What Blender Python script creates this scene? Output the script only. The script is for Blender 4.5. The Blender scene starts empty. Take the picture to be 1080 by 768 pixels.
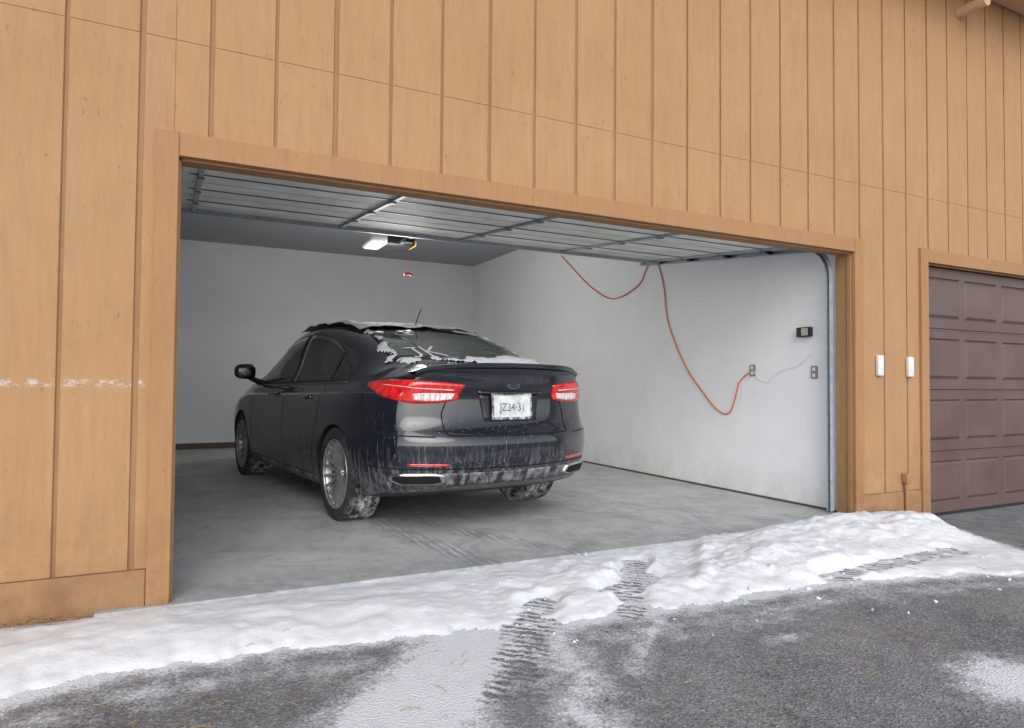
import bpy, bmesh, math, random
import numpy as np
from mathutils import Vector, Matrix, noise
from mathutils.bvhtree import BVHTree
random.seed(7)
scene=bpy.context.scene
col=scene.collection
scene.view_settings.view_transform='Standard'
try: scene.view_settings.look='None'
except Exception: pass
scene.view_settings.exposure=0

# ------------------------------------------------------------------ helpers
def mk(name,verts,faces,mats=None,parent=None,smooth=False,loc=None,midx=None,**props):
    me=bpy.data.meshes.new(name)
    me.from_pydata([tuple(v) for v in verts],[],faces)
    me.update()
    ob=bpy.data.objects.new(name,me); col.objects.link(ob)
    if mats is not None:
        if not isinstance(mats,(list,tuple)): mats=[mats]
        for m in mats: me.materials.append(m)
    if midx is not None: me.polygons.foreach_set('material_index',midx)
    if smooth: me.polygons.foreach_set('use_smooth',[True]*len(me.polygons))
    if parent is not None:
        ob.parent=parent
        if parent.type=='EMPTY' and not parent.get('_local'):
            ob.matrix_parent_inverse=Matrix.Translation(parent.get('_w',(0,0,0))).inverted()
    for k,v in props.items(): ob[k]=v
    return ob
def empty(name,loc=(0,0,0),label=None,category=None,parent=None,**props):
    e=bpy.data.objects.new(name,None); col.objects.link(e)
    e.empty_display_size=0.2
    e.location=loc; e['_w']=tuple(loc)
    if label: e['label']=label
    if category: e['category']=category
    for k,v in props.items(): e[k]=v
    return e
class MB:
    def __init__(s): s.v=[];s.f=[];s.m=[]
    def add(s,vs,fs,mi=0):
        o=len(s.v); s.v+= [tuple(v) for v in vs]; s.f+=[tuple(i+o for i in f) for f in fs]; s.m+=[mi]*len(fs)
    def box(s,x0,x1,y0,y1,z0,z1,mi=0,M=None):
        vs=[(x0,y0,z0),(x1,y0,z0),(x1,y1,z0),(x0,y1,z0),(x0,y0,z1),(x1,y0,z1),(x1,y1,z1),(x0,y1,z1)]
        if M is not None: vs=[M@Vector(v) for v in vs]
        s.add(vs,[(0,3,2,1),(4,5,6,7),(0,1,5,4),(1,2,6,5),(2,3,7,6),(3,0,4,7)],mi)
    def bbox(s,x0,x1,y0,y1,z0,z1,c=0.004,mi=0):
        bm=bmesh.new(); bmesh.ops.create_cube(bm,size=1)
        for v in bm.verts:
            v.co=Vector(((x0+x1)/2+v.co.x*(x1-x0),(y0+y1)/2+v.co.y*(y1-y0),(z0+z1)/2+v.co.z*(z1-z0)))
        bmesh.ops.bevel(bm,geom=bm.edges[:],offset=c,segments=2,affect='EDGES',profile=.5)
        bm.verts.index_update()
        s.add([v.co.copy() for v in bm.verts],[[v.index for v in f.verts] for f in bm.faces],mi); bm.free()
    def front(s,x0,x1,yf,yb,z0,z1,c=0.004,mi=0):
        vs=[(x0,yb,z0),(x1,yb,z0),(x1,yb,z1),(x0,yb,z1),
            (x0,yf+c,z0),(x1,yf+c,z0),(x1,yf+c,z1),(x0,yf+c,z1),
            (x0+c,yf,z0+.001),(x1-c,yf,z0+.001),(x1-c,yf,z1-.001),(x0+c,yf,z1-.001)]
        s.add(vs,[(8,9,10,11),(4,5,9,8),(5,6,10,9),(6,7,11,10),(7,4,8,11),(0,1,5,4),(1,2,6,5),(2,3,7,6),(3,0,4,7)],mi)
    def ob(s,name,mats,parent=None,smooth=False,**p):
        return mk(name,s.v,s.f,mats,parent,smooth,midx=s.m,**p)
def crom(pts,n=8):
    pts=[Vector(p) for p in pts]; P=[pts[0]*2-pts[1]]+pts+[pts[-1]*2-pts[-2]]
    out=[]
    for i in range(1,len(P)-2):
        for k in range(n):
            t=k/n
            a,b,c,d=P[i-1],P[i],P[i+1],P[i+2]
            out.append(.5*((2*b)+(-a+c)*t+(2*a-5*b+4*c-d)*t*t+(-a+3*b-3*c+d)*t**3))
    out.append(pts[-1]); return out
def tube(pts,r,seg=8,n=8,spline=True):
    P=crom(pts,n) if spline else [Vector(p) for p in pts]
    vs=[];fs=[]
    up=Vector((0.13,0.21,1)).normalized()
    for i,p in enumerate(P):
        t=(P[min(i+1,len(P)-1)]-P[max(i-1,0)]).normalized()
        a=t.cross(up)
        if a.length<.05: a=t.cross(Vector((1,0,0)))
        a.normalize(); b=t.cross(a)
        for k in range(seg):
            th=2*math.pi*k/seg
            vs.append(p+a*math.cos(th)*r+b*math.sin(th)*r)
    for i in range(len(P)-1):
        for k in range(seg):
            k2=(k+1)%seg
            fs.append((i*seg+k,i*seg+k2,(i+1)*seg+k2,(i+1)*seg+k))
    fs.append(tuple(range(seg))); fs.append(tuple(range((len(P)-1)*seg,len(P)*seg)))
    return vs,fs
def ss(a,b,x):
    t=min(1,max(0,(x-a)/(b-a))); return t*t*(3-2*t)
def fbm(x,y,z=0,o=4): return noise.fractal(Vector((x,y,z)),1.0,2.0,o)

# ------------------------------------------------------------------ materials
def new(name,color=(.5,.5,.5),rough=.6,metal=0,**kw):
    m=bpy.data.materials.new(name); m.use_nodes=True
    nt=m.node_tree; b=nt.nodes['Principled BSDF']
    b.inputs['Base Color'].default_value=(*color,1); b.inputs['Roughness'].default_value=rough; b.inputs['Metallic'].default_value=metal
    for k,v in kw.items(): b.inputs[k.replace('_',' ')].default_value=v
    return m,nt,b
def N(nt,t,**kw):
    n=nt.nodes.new(t)
    for k,v in kw.items(): setattr(n,k,v)
    return n
def coords(nt,scale=(1,1,1),src='Object'):
    tc=N(nt,'ShaderNodeTexCoord'); mp=N(nt,'ShaderNodeMapping'); mp.inputs['Scale'].default_value=scale
    nt.links.new(tc.outputs[src],mp.inputs[0]); return mp.outputs[0]
def noi(nt,scale,detail=4,rough=.55,vs=(1,1,1),dist=0):
    n=N(nt,'ShaderNodeTexNoise'); n.inputs['Scale'].default_value=scale; n.inputs['Detail'].default_value=detail
    n.inputs['Roughness'].default_value=rough; n.inputs['Distortion'].default_value=dist
    nt.links.new(coords(nt,vs),n.inputs['Vector']); return n.outputs['Fac']
def ramp(nt,inp,stops):
    r=N(nt,'ShaderNodeValToRGB'); nt.links.new(inp,r.inputs[0])
    el=r.color_ramp.elements
    while len(el)<len(stops): el.new(.5)
    for e,(p,c) in zip(el,stops):
        e.position=p; e.color=(c,c,c,1) if not isinstance(c,tuple) else (*c,1)
    return r.outputs[0]
def mixc(nt,f,a,b,mode='MIX'):
    m=N(nt,'ShaderNodeMixRGB',blend_type=mode)
    for i,v in ((0,f),(1,a),(2,b)):
        if hasattr(v,'node'): nt.links.new(v,m.inputs[i])
        elif i==0: m.inputs[0].default_value=v
        else: m.inputs[i].default_value=(*v,1)
    return m.outputs[0]
def math_(nt,op,a,b=0.0,clamp=False):
    m=N(nt,'ShaderNodeMath',operation=op,use_clamp=clamp)
    for i,v in ((0,a),(1,b)):
        if hasattr(v,'node'): nt.links.new(v,m.inputs[i])
        else: m.inputs[i].default_value=v
    return m.outputs[0]
def bump(nt,b,h,strength=.3,dist=.01,prev=None):
    n=N(nt,'ShaderNodeBump'); n.inputs['Strength'].default_value=strength; n.inputs['Distance'].default_value=dist
    nt.links.new(h,n.inputs['Height'])
    if prev is not None: nt.links.new(prev,n.inputs['Normal'])
    nt.links.new(n.outputs[0],b.inputs['Normal']); return n.outputs[0]
def sep(nt):
    tc=N(nt,'ShaderNodeTexCoord'); s=N(nt,'ShaderNodeSeparateXYZ'); nt.links.new(tc.outputs['Object'],s.inputs[0]); return s.outputs
def mrange(nt,v,a,b,c=0,d=1):
    m=N(nt,'ShaderNodeMapRange'); nt.links.new(v,m.inputs[0])
    for i,x in zip((1,2,3,4),(a,b,c,d)): m.inputs[i].default_value=x
    return m.outputs[0]
def L(nt,a,b): nt.links.new(a,b)

def wood(name,c1,c2,scuff=False):
    m,nt,b=new(name,c1,.8)
    g=noi(nt,3.0,5,.65,(9,9,.9)); big=noi(nt,1.1,4,.6); fine=noi(nt,45,4,.75,(1,1,.10))
    c=mixc(nt,ramp(nt,big,[(.32,0),(.68,1)]),c1,c2)
    c=mixc(nt,math_(nt,'MULTIPLY',ramp(nt,g,[(.46,0),(.75,1)]),.35),c,tuple(x*.74 for x in c1))
    c=mixc(nt,math_(nt,'MULTIPLY',ramp(nt,fine,[(.50,0),(.68,1)]),.18),c,tuple(x*.58 for x in c1))
    dr=noi(nt,5,5,.75,(1.6,1.6,.30)); c=mixc(nt,math_(nt,'MULTIPLY',ramp(nt,dr,[(.56,0),(.74,1)]),.30),c,(.26,.15,.085))
    fd=noi(nt,2.3,6,.75,(1,1,.6)); c=mixc(nt,math_(nt,'MULTIPLY',ramp(nt,fd,[(.54,0),(.70,1)]),.35),c,tuple(min(1,x*1.14+.015) for x in c2))
    ch=noi(nt,34,3,.6,(1,1,.45)); c=mixc(nt,math_(nt,'MULTIPLY',ramp(nt,ch,[(.68,0),(.73,1)]),.45),c,tuple(x*.42 for x in c1))
    s=sep(nt)
    low=math_(nt,'MULTIPLY',mrange(nt,s[2],.6,.0),ramp(nt,noi(nt,6,4,.7),[(.35,0),(.7,.75)]))
    c=mixc(nt,low,c,tuple(x*.5 for x in c1))
    if scuff:
        z=math_(nt,'ABSOLUTE',math_(nt,'SUBTRACT',s[2],1.035)); band=mrange(nt,z,.022,.006)
        xm=mrange(nt,s[0],.1,-.1)
        k=math_(nt,'MULTIPLY',math_(nt,'MULTIPLY',band,xm),ramp(nt,noi(nt,26,5,.75,(.8,1,1.4)),[(.49,0),(.57,1)]))
        c=mixc(nt,math_(nt,'MULTIPLY',k,.85),c,(.50,.46,.43))
    L(nt,c,b.inputs['Base Color'])
    p=bump(nt,b,fine,.5,.006); bump(nt,b,noi(nt,110,3,.65),.3,.003,p)
    return m
SC=.84
def sc3(c,k=SC): return tuple(x*k for x in c)
M_siding=wood('tan_siding',sc3((.445,.248,.115)),sc3((.495,.285,.140)),True)
M_groove=wood('siding_groove',sc3((.36,.195,.09)),sc3((.40,.22,.105)))
M_trim=wood('tan_trim',sc3((.400,.212,.092)),sc3((.445,.240,.110)))
M_kick=wood('kickboard_tan',sc3((.385,.210,.098)),sc3((.42,.235,.112)))
M_soffit=wood('soffit_paint',(.62,.40,.24),(.68,.45,.28))

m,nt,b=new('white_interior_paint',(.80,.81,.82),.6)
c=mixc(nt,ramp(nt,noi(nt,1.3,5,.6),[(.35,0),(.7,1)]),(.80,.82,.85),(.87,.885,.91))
c=mixc(nt,math_(nt,'MULTIPLY',ramp(nt,noi(nt,9,4,.7),[(.60,0),(.75,1)]),.28),c,(.62,.64,.68))
s=sep(nt); lw=math_(nt,'MULTIPLY',mrange(nt,s[2],.35,0),ramp(nt,noi(nt,5,4,.7),[(.3,0),(.7,.6)])); c=mixc(nt,lw,c,(.50,.47,.43))
L(nt,c,b.inputs['Base Color']); bump(nt,b,noi(nt,40,4,.7),.35,.004); M_wall=m
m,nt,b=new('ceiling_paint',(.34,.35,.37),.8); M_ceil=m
m,nt,b=new('side_wall_shade_grey',(.30,.31,.33),.85); M_side=m  # wall colour darkened as if unlit, to dim its reflection on the car
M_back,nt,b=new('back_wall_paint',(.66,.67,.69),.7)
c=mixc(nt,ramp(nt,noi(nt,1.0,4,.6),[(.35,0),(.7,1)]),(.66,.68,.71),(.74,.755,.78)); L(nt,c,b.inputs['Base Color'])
M_base,_,_=new('dark_baseboard',(.10,.07,.055),.7)

m,nt,b=new('concrete_floor',(.35,.35,.34),.75)
c=mixc(nt,ramp(nt,noi(nt,1.6,6,.65),[(.3,0),(.72,1)]),(.37,.375,.365),(.54,.54,.52))
c=mixc(nt,math_(nt,'MULTIPLY',ramp(nt,noi(nt,3.4,6,.75,dist=.9),[(.50,0),(.62,1)]),.6),c,(.28,.285,.28))
c=mixc(nt,math_(nt,'MULTIPLY',ramp(nt,noi(nt,14,5,.75,dist=.4),[(.52,0),(.70,1)]),.5),c,(.24,.245,.245))
c=mixc(nt,math_(nt,'MULTIPLY',ramp(nt,noi(nt,60,3,.7),[(.58,0),(.70,1)]),.4),c,(.62,.63,.63))
at=N(nt,'ShaderNodeAttribute',attribute_name='track')
st=N(nt,'ShaderNodeTexWave',wave_type='BANDS',bands_direction='X'); st.inputs['Scale'].default_value=5.5; st.inputs['Distortion'].default_value=3.5; st.inputs['Detail'].default_value=4; st.inputs['Detail Scale'].default_value=4
L(nt,coords(nt,(1,.15,1)),st.inputs[0])
brk=ramp(nt,noi(nt,9,5,.75,(1,.6,1)),[(.40,.0),(.58,1)])
c=mixc(nt,math_(nt,'MULTIPLY',at.outputs['Fac'],math_(nt,'MULTIPLY',ramp(nt,noi(nt,6,5,.7),[(.35,.2),(.6,1)]),.55)),c,(.17,.175,.18))
tr=math_(nt,'MULTIPLY',at.outputs['Fac'],brk)
c=mixc(nt,math_(nt,'MULTIPLY',tr,ramp(nt,st.outputs[0],[(.50,0),(.85,.6)])),c,(.70,.71,.74))
at2=N(nt,'ShaderNodeAttribute',attribute_name='wet')
c=mixc(nt,math_(nt,'MULTIPLY',at2.outputs['Fac'],ramp(nt,noi(nt,5,6,.75),[(.40,0),(.56,.7)])),c,(.20,.205,.21))
L(nt,c,b.inputs['Base Color'])
L(nt,ramp(nt,noi(nt,2.5,4,.6),[(.35,.38),(.65,.85)]),b.inputs['Roughness'])
bump(nt,b,noi(nt,90,3,.7),.3,.003); M_conc=m

m,nt,b=new('asphalt',(.1,.1,.1),.8)
vor=N(nt,'ShaderNodeTexVoronoi'); vor.inputs['Scale'].default_value=110; L(nt,coords(nt),vor.inputs['Vector'])
base=mixc(nt,ramp(nt,noi(nt,1.3,5,.6),[(.35,0),(.68,1)]),(.120,.123,.130),(.215,.215,.222))
base=mixc(nt,math_(nt,'MULTIPLY',ramp(nt,noi(nt,4.5,6,.8,dist=.5),[(.50,0),(.62,1)]),.55),base,(.085,.087,.092))
sc=N(nt,'ShaderNodeSeparateColor'); L(nt,vor.outputs['Color'],sc.inputs[0])
base=mixc(nt,math_(nt,'MULTIPLY',ramp(nt,sc.outputs[0],[(.72,0),(.95,1)]),.5),base,(.42,.41,.40))
base=mixc(nt,math_(nt,'MULTIPLY',ramp(nt,sc.outputs[1],[(.5,0),(.9,1)]),.6),base,(.05,.05,.055))
at=N(nt,'ShaderNodeAttribute',attribute_name='snow'); at3=N(nt,'ShaderNodeAttribute',attribute_name='tread')
wv=N(nt,'ShaderNodeTexWave',wave_type='BANDS',bands_direction='DIAGONAL'); wv.inputs['Scale'].default_value=9; wv.inputs['Distortion'].default_value=5; wv.inputs['Detail'].default_value=4; wv.inputs['Detail Scale'].default_value=2.5
L(nt,coords(nt),wv.inputs[0])
th=math_(nt,'ADD',math_(nt,'MULTIPLY',noi(nt,6,6,.78),1.1),math_(nt,'MULTIPLY',noi(nt,80,4,.8),1.1))
sn=math_(nt,'SUBTRACT',math_(nt,'ADD',at.outputs['Fac'],math_(nt,'MULTIPLY',th,.8)),1.27)
tbk=ramp(nt,noi(nt,7,5,.8),[(.40,.1),(.58,1)])
sn=math_(nt,'SUBTRACT',sn,math_(nt,'MULTIPLY',math_(nt,'MULTIPLY',at3.outputs['Fac'],tbk),ramp(nt,wv.outputs[0],[(.30,.05),(.70,.50)])))
snm=mrange(nt,sn,0,.26)
film=math_(nt,'MULTIPLY',ramp(nt,noi(nt,2.2,6,.8),[(.42,0),(.66,.55)]),ramp(nt,noi(nt,130,2,.7),[(.44,0),(.60,1)]))
base=mixc(nt,film,base,(.48,.49,.51))
c=mixc(nt,math_(nt,'MULTIPLY',snm,.95),base,(.68,.70,.74)); L(nt,c,b.inputs['Base Color'])
rg=mixc(nt,snm,ramp(nt,noi(nt,1.6,3,.6),[(.35,.42),(.6,.9)]),(.85,.85,.85)); L(nt,rg,b.inputs['Roughness'])
p=bump(nt,b,vor.outputs['Distance'],.7,.006); bump(nt,b,snm,.8,.008,p); M_asph=m

def snowmat(name,dirty=.3):
    m,nt,b=new(name,(.86,.88,.92),.6)
    c=mixc(nt,math_(nt,'MULTIPLY',ramp(nt,noi(nt,5,6,.78),[(.50,0),(.75,1)]),dirty),(.74,.76,.79),(.50,.51,.52))
    c=mixc(nt,math_(nt,'MULTIPLY',ramp(nt,noi(nt,90,2,.6),[(.68,0),(.74,1)]),dirty),c,(.30,.27,.24))
    L(nt,c,b.inputs['Base Color'])
    p=bump(nt,b,noi(nt,30,6,.75),.5,.012); bump(nt,b,noi(nt,220,2,.6),.3,.003,p); return m
M_snow=snowmat('snow',.3); M_snow2=snowmat('car_snow',.1)

def metal(name,c,r=.4,mt=.8,sc=20):
    m,nt,b=new(name,c,r,mt)
    L(nt,mixc(nt,ramp(nt,noi(nt,sc,3,.6),[(.35,0),(.65,1)]),c,tuple(x*.75 for x in c)),b.inputs['Base Color']); return m
M_galv=metal('galvanised_steel',(.40,.45,.49),.45,.1)
M_galv2=metal('dark_steel',(.16,.18,.20),.45,.3)
M_dpanel=metal('door_panel_paint',(.93,.93,.89),.65,0,3)
m,nt,b=new('brown_door_paint',(.105,.066,.062),.5)
c=mixc(nt,ramp(nt,noi(nt,2,5,.6),[(.35,0),(.7,1)]),(.092,.056,.049),(.125,.079,.070))
c=mixc(nt,math_(nt,'MULTIPLY',ramp(nt,noi(nt,60,4,.7,(.1,1,1)),[(.5,0),(.7,1)]),.3),c,(.065,.038,.034)); L(nt,c,b.inputs['Base Color'])
bump(nt,b,noi(nt,70,4,.7,(.12,1,1)),.3,.003); M_brown=m
M_orange,_,_=new('orange_cord',(.70,.12,.03),.5)
M_wcord,_,_=new('white_cord',(.75,.75,.75),.5)
M_black,_,_=new('black_plastic',(.015,.015,.017),.45)
M_white,_,_=new('white_plastic',(.66,.66,.62),.5)
M_grey,_,_=new('outlet_grey',(.28,.26,.22),.5,.3)
M_red,_,_=new('red_plastic',(.7,.02,.02),.4)
M_shingle,nt,b=new('roof_shingle',(.10,.085,.075),.9); bump(nt,b,noi(nt,30,4),.4,.01)
M_bulb,nt,b=new('lit_bulb',(.8,.45,.15),.3); b.inputs['Emission Color'].default_value=(1,.42,.12,1); b.inputs['Emission Strength'].default_value=.5
M_straw,_,_=new('dry_straw',(.36,.23,.10),.8)

# ------------------------------------------------------------------ camera fit (scene units: metres)
cor=[((0,0,0),(190,633)),((0,0,2.13),(180,163)),((4.88,0,0),(897,549)),((4.88,0,2.13),(887,266)),
     (('W','D',0),(500,461)),(('W','D','H'),(498,281)),((5.84,0,2.13),(978,284)),((-.46,0,2.70),(72,18)),
     ((5.84,0,-.06),(984,545))]
def proj(P,q):
    px,py,pz,yaw,pit,rol,f=q[:7]
    F=np.array([math.sin(yaw)*math.cos(pit),math.cos(yaw)*math.cos(pit),math.sin(pit)])
    R0=np.array([math.cos(yaw),-math.sin(yaw),0]); U0=np.cross(R0,F)
    R=R0*math.cos(rol)+U0*math.sin(rol); U=-R0*math.sin(rol)+U0*math.cos(rol)
    d=np.array(P,float)-np.array([px,py,pz]); z=d@F
    return np.array([540+f*(d@R)/z,384-f*(d@U)/z]),(R,U,F)
def res(q):
    out=[]
    for P,t in cor:
        PP=[{'W':4.95,'D':q[7],'H':q[8]}.get(c,c) if isinstance(c,str) else c for c in P]
        r,_=proj(PP,q); out+=list(r-np.array(t))
    return np.array(out)
q=np.array([0,-3.64,1.07,math.radians(26.8),math.radians(1.3),0,720,7.4,3.05]); lam=1.0
e=res(q)
for it in range(80):
    J=np.zeros((len(e),9))
    for i in range(9):
        d=np.zeros(9); d[i]=1e-5; J[:,i]=(res(q+d)-e)/1e-5
    A=J.T@J; s_=np.linalg.solve(A+lam*np.diag(np.diag(A)),-J.T@e)
    e2=res(q+s_)
    if e2@e2<e@e: q=q+s_; e=e2; lam*=.5
    else: lam*=3
cam=bpy.data.cameras.new('Camera'); camo=bpy.data.objects.new('Camera',cam); col.objects.link(camo)
_,(R_,U_,F_)=proj((0,0,0),q)
camo.matrix_world=Matrix(((R_[0],U_[0],-F_[0],q[0]),(R_[1],U_[1],-F_[1],q[1]),(R_[2],U_[2],-F_[2],q[2]),(0,0,0,1)))
cam.sensor_width=36; cam.sensor_fit='HORIZONTAL'; cam.lens=q[6]/1080*36; cam.clip_end=500; cam.clip_start=.05
scene.camera=camo
D,H=float(q[7]),float(q[8]); W=4.95

# ------------------------------------------------------------------ world & sun
w=bpy.data.worlds.new('World'); scene.world=w; w.use_nodes=True; nt=w.node_tree
sky=nt.nodes.new('ShaderNodeTexSky'); sky.sky_type='NISHITA'; sky.sun_disc=False
el,az=math.radians(32),math.radians(200)
sky.sun_elevation=el; sky.sun_rotation=az
hs=nt.nodes.new('ShaderNodeHueSaturation'); hs.inputs['Saturation'].default_value=.38; hs.inputs['Value'].default_value=1.8
bg=nt.nodes['Background']; nt.links.new(sky.outputs[0],hs.inputs['Color']); nt.links.new(hs.outputs[0],bg.inputs[0]); bg.inputs[1].default_value=.15
sl=bpy.data.lights.new('Sun','SUN'); sl.energy=1.2; sl.angle=math.radians(40); sl.color=(1,.97,.93)
so=bpy.data.objects.new('Sun',sl); col.objects.link(so)
dirv=Vector((math.sin(az)*math.cos(el),math.cos(az)*math.cos(el),math.sin(el)))
so.rotation_euler=dirv.to_track_quat('Z','Y').to_euler()

# ------------------------------------------------------------------ ground
def gz(x,y): return -.022-.075*ss(4.2,6.2,x)
def seg_d(x,y,a,b):
    ax,ay=a;bx,by=b; dx,dy=bx-ax,by-ay; t=max(0,min(1,((x-ax)*dx+(y-ay)*dy)/(dx*dx+dy*dy)))
    return math.hypot(x-ax-t*dx,y-ay-t*dy)
yl_pts=[(-9,-1.0),(-3,-.95),(-.5,-.82),(-.14,-.73),(.31,-.76),(1.02,-.86),(1.5,-1.0),(1.98,-1.05),(3.11,-1.08),(4.0,-1.28),(4.46,-1.45),(5.0,-1.75),(6,-2.2),(30,-2.2)]
def yl(x): return float(np.interp(x,[p[0] for p in yl_pts],[p[1] for p in yl_pts]))
TREADS=[((1.62,-.72),(1.05,-1.5),.11),((3.3,-1.02),(4.6,-.95),.11),((2.05,-.72),(2.40,-.60),.12),((2.5,-.3),(1.95,-1.0),.09)]
def tread(x,y): 
    return max((1-ss(wd*.5,wd*1.3,seg_d(x,y,a,b)+.04*fbm(x*6,y*6,i))) for i,(a,b,wd) in enumerate(TREADS))
def thin(x,y):
    v=0; e=yl(x); rx=5.8+.62*y
    if x<rx+.3:
        v=max(v,.80-max(0,e-y)/.16*.42)
    if x>rx-.3: v=v*(1-ss(rx-.1,rx+.3,x))
    v=max(v,.82-max(0,seg_d(x,y,(1.15,-1.0),(.55,-1.7))-.13)/.22*.45)
    v=max(v,.70-max(0,seg_d(x,y,(.62,-1.5),(.25,-2.3))-.10)/.2*.45)
    v=max(v,.66-seg_d(x,y,(1.5,-1.0),(1.05,-2.2))/.28*.3)
    v=max(v,.60-seg_d(x,y,(2.0,-1.15),(1.55,-1.55))/.14*.35)
    v=max(v,.72-math.hypot((x-2.36)/1.7,(y+1.56)/.6)/.10*.35)
    v=max(v,.90-math.hypot((x-2.78)/1.3,(y+2.20))/.20*.4)
    v=max(v,.54-abs(y-(e-.22))/.3*.3)
    return max(0,v)
xs=[-80,-40,-20,-10,-6]+list(np.arange(-3,8.0,.035))+[9,11,15,25,50,90]
ys=[-90,-50,-25,-12,-7,-5]+list(np.arange(-4.0,.35,.035))+[1,4,9,20,50,90]
vs=[];sn=[];td=[]
for y in ys:
    for x in xs:
        near=-4.2<y<.4 and -3.1<x<8
        vs.append((x,y,gz(x,y)+(.004*fbm(x*1.5,y*1.5) if near else 0))); sn.append(thin(x,y) if near else 0); td.append(max(0,tread(x,y)) if near else 0)
nx=len(xs); fs=[(j*nx+i,j*nx+i+1,(j+1)*nx+i+1,(j+1)*nx+i) for j in range(len(ys)-1) for i in range(nx-1)]
g=mk('ground',vs,fs,M_asph,smooth=True,kind='structure',label='wet grey asphalt driveway with thin patches of snow')
a=g.data.attributes.new('snow','FLOAT','POINT'); a.data.foreach_set('value',sn)
a=g.data.attributes.new('tread','FLOAT','POINT'); a.data.foreach_set('value',td)

def snow_h(x,y):
    e=yl(x)+.09*fbm(x*2.3,3.1)+.05*fbm(x*9,1.2)
    top=.02+.05*fbm(x*1.7,9.4)+.03*fbm(x*11,4.0)
    if x>4.86: top=min(top,-.035)
    if x<-.02: top=min(top,-.03)
    rx=5.8+.62*y+.08*fbm(y*3,7)+.04*fbm(y*11,2)
    if x>rx: return -.05
    if y<e-.03 or y>top+.03: return -.05
    wdt=top-e; u=(y-e)/max(wdt,.05)
    if not 0<u<1: return -.03
    prof=(math.sin(math.pi*min(1,u)**.75))**.8
    if x>3.2:
        k=ss(3.2,4.4,x); up=ss(-.95,-.35,y); prof=prof*(1-k)+k*(.16+.95*up*(1-ss(-.06,.02,y)*.6)*prof**.3)
    prof*=1-ss(rx-.35,rx,x)*.85
    amp=.038+.022*fbm(x*.9,5.5)+.045*ss(2.2,3.6,x)+.060*ss(4.3,5.0,x)
    lump=ss(1.0,2.6,x)
    h=amp*prof-.006
    rg_=1-abs(fbm(x*7,y*7,3.0,4))*1.6
    h+=prof*((.018+.026*lump)*fbm(x*2.6,y*3.4,2.0,5)+(.001+.014*lump)*rg_*.5+(.002+.008*lump)*fbm(x*22,y*22,1.0,3))
    h+=.008*fbm(x*11,y*11,8.0,4)*(1-prof*.5)
    tdv=tread(x,y)
    if tdv>0: h=h*(1-tdv)+(-.012+.020*(fbm(x*14,y*14,5.0,3)+.15))*tdv
    for (a_,b_,wd,dp) in (((1.55,.1),(1.35,-.8),.10,.8),((3.2,.1),(2.5,-.7),.12,.7)):
        k=1-ss(wd*.5,wd*1.3,seg_d(x,y,a_,b_))
        if k>0: h=h*(1-k*dp)+k*(.003+.008*fbm(x*20,y*40))
    return h
sx=np.concatenate([np.arange(-6,-1.6,.1),np.arange(-1.6,6.0,.016)]); sy=np.arange(-1.9,.13,.017)
hg=np.array([[snow_h(float(x),float(y)) for x in sx] for y in sy])
vs=[];idx=-np.ones(hg.shape,int);fs=[]
for j,y in enumerate(sy):
    for i,x in enumerate(sx):
        h=hg[j,i]
        nb=hg[max(0,j-1):j+2,max(0,i-1):i+2].max()
        if nb>.0:
            idx[j,i]=len(vs); vs.append((float(x),float(y),max(gz(x,y),-.02 if y>-.02 else -9)+max(h,-.006)+.004))
for j in range(len(sy)-1):
    for i in range(len(sx)-1):
        q4=(idx[j,i],idx[j,i+1],idx[j+1,i+1],idx[j+1,i])
        if min(q4)>=0: fs.append(tuple(int(k) for k in q4))
mk('snow_bank',vs,fs,M_snow,smooth=True,kind='structure',label='lumpy white snow bank ploughed along the garage entrance')
mb=MB()
for i in range(110):
    x=random.uniform(1.2,5.0)
    y=yl(x)+random.gauss(.15,.30)
    if x>4.86 and y>-.08: y=-.1
    h=max(snow_h(x,y),0); r=random.uniform(.003,.008)*(1.3 if x>2.5 else .8)*(1.8 if random.random()<.12 else 1)
    bm=bmesh.new(); bmesh.ops.create_icosphere(bm,subdivisions=2,radius=r)
    for v in bm.verts: v.co*=1+.8*fbm(v.co.x*90+i,v.co.y*90,v.co.z*90); v.co.z*=.7
    bm.verts.index_update()
    mb.add([v.co+Vector((x,y,gz(x,y)+h+r*.3)) for v in bm.verts],[[v.index for v in f.verts] for f in bm.faces]); bm.free()
mb.ob('snow_clumps',M_snow,smooth=True,kind='stuff',label='small loose clumps of snow scattered on asphalt',category='snow')

mb=MB()
def sliver(x,y,z,l,th,tilt=0,r=.0012):
    dx,dy=math.cos(th)*l,math.sin(th)*l; p=Vector((x,y,z)); q_=Vector((x+dx,y+dy,z+tilt*l)); 
    vs,fs=tube([p,(p+q_)/2+Vector((0,0,l*.08)),q_],r,4,3); mb.add(vs,fs)
for i in range(90):
    if i<50: x=random.gauss(.15,.5); y=random.gauss(-1.25,.25)
    else: x=random.uniform(.6,5); y=random.uniform(-2.2,-1.2)
    if x>-1.5: sliver(x,y,gz(x,y)+.008+max(0,snow_h(x,y)),random.uniform(.03,.075),random.uniform(0,6.3))
for i in range(110):
    x=random.gauss(-.52,.09); sliver(x,-.035-random.random()*.06,gz(x,0)+.020+max(0,snow_h(x,-.06)),random.uniform(.03,.07),random.uniform(-2.6,-.5),random.uniform(0,.7),.0013)
mb.ob('pine_needles',M_straw,kind='stuff',label='brown pine needles and dry straw on the ground',category='pine needles')

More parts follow.
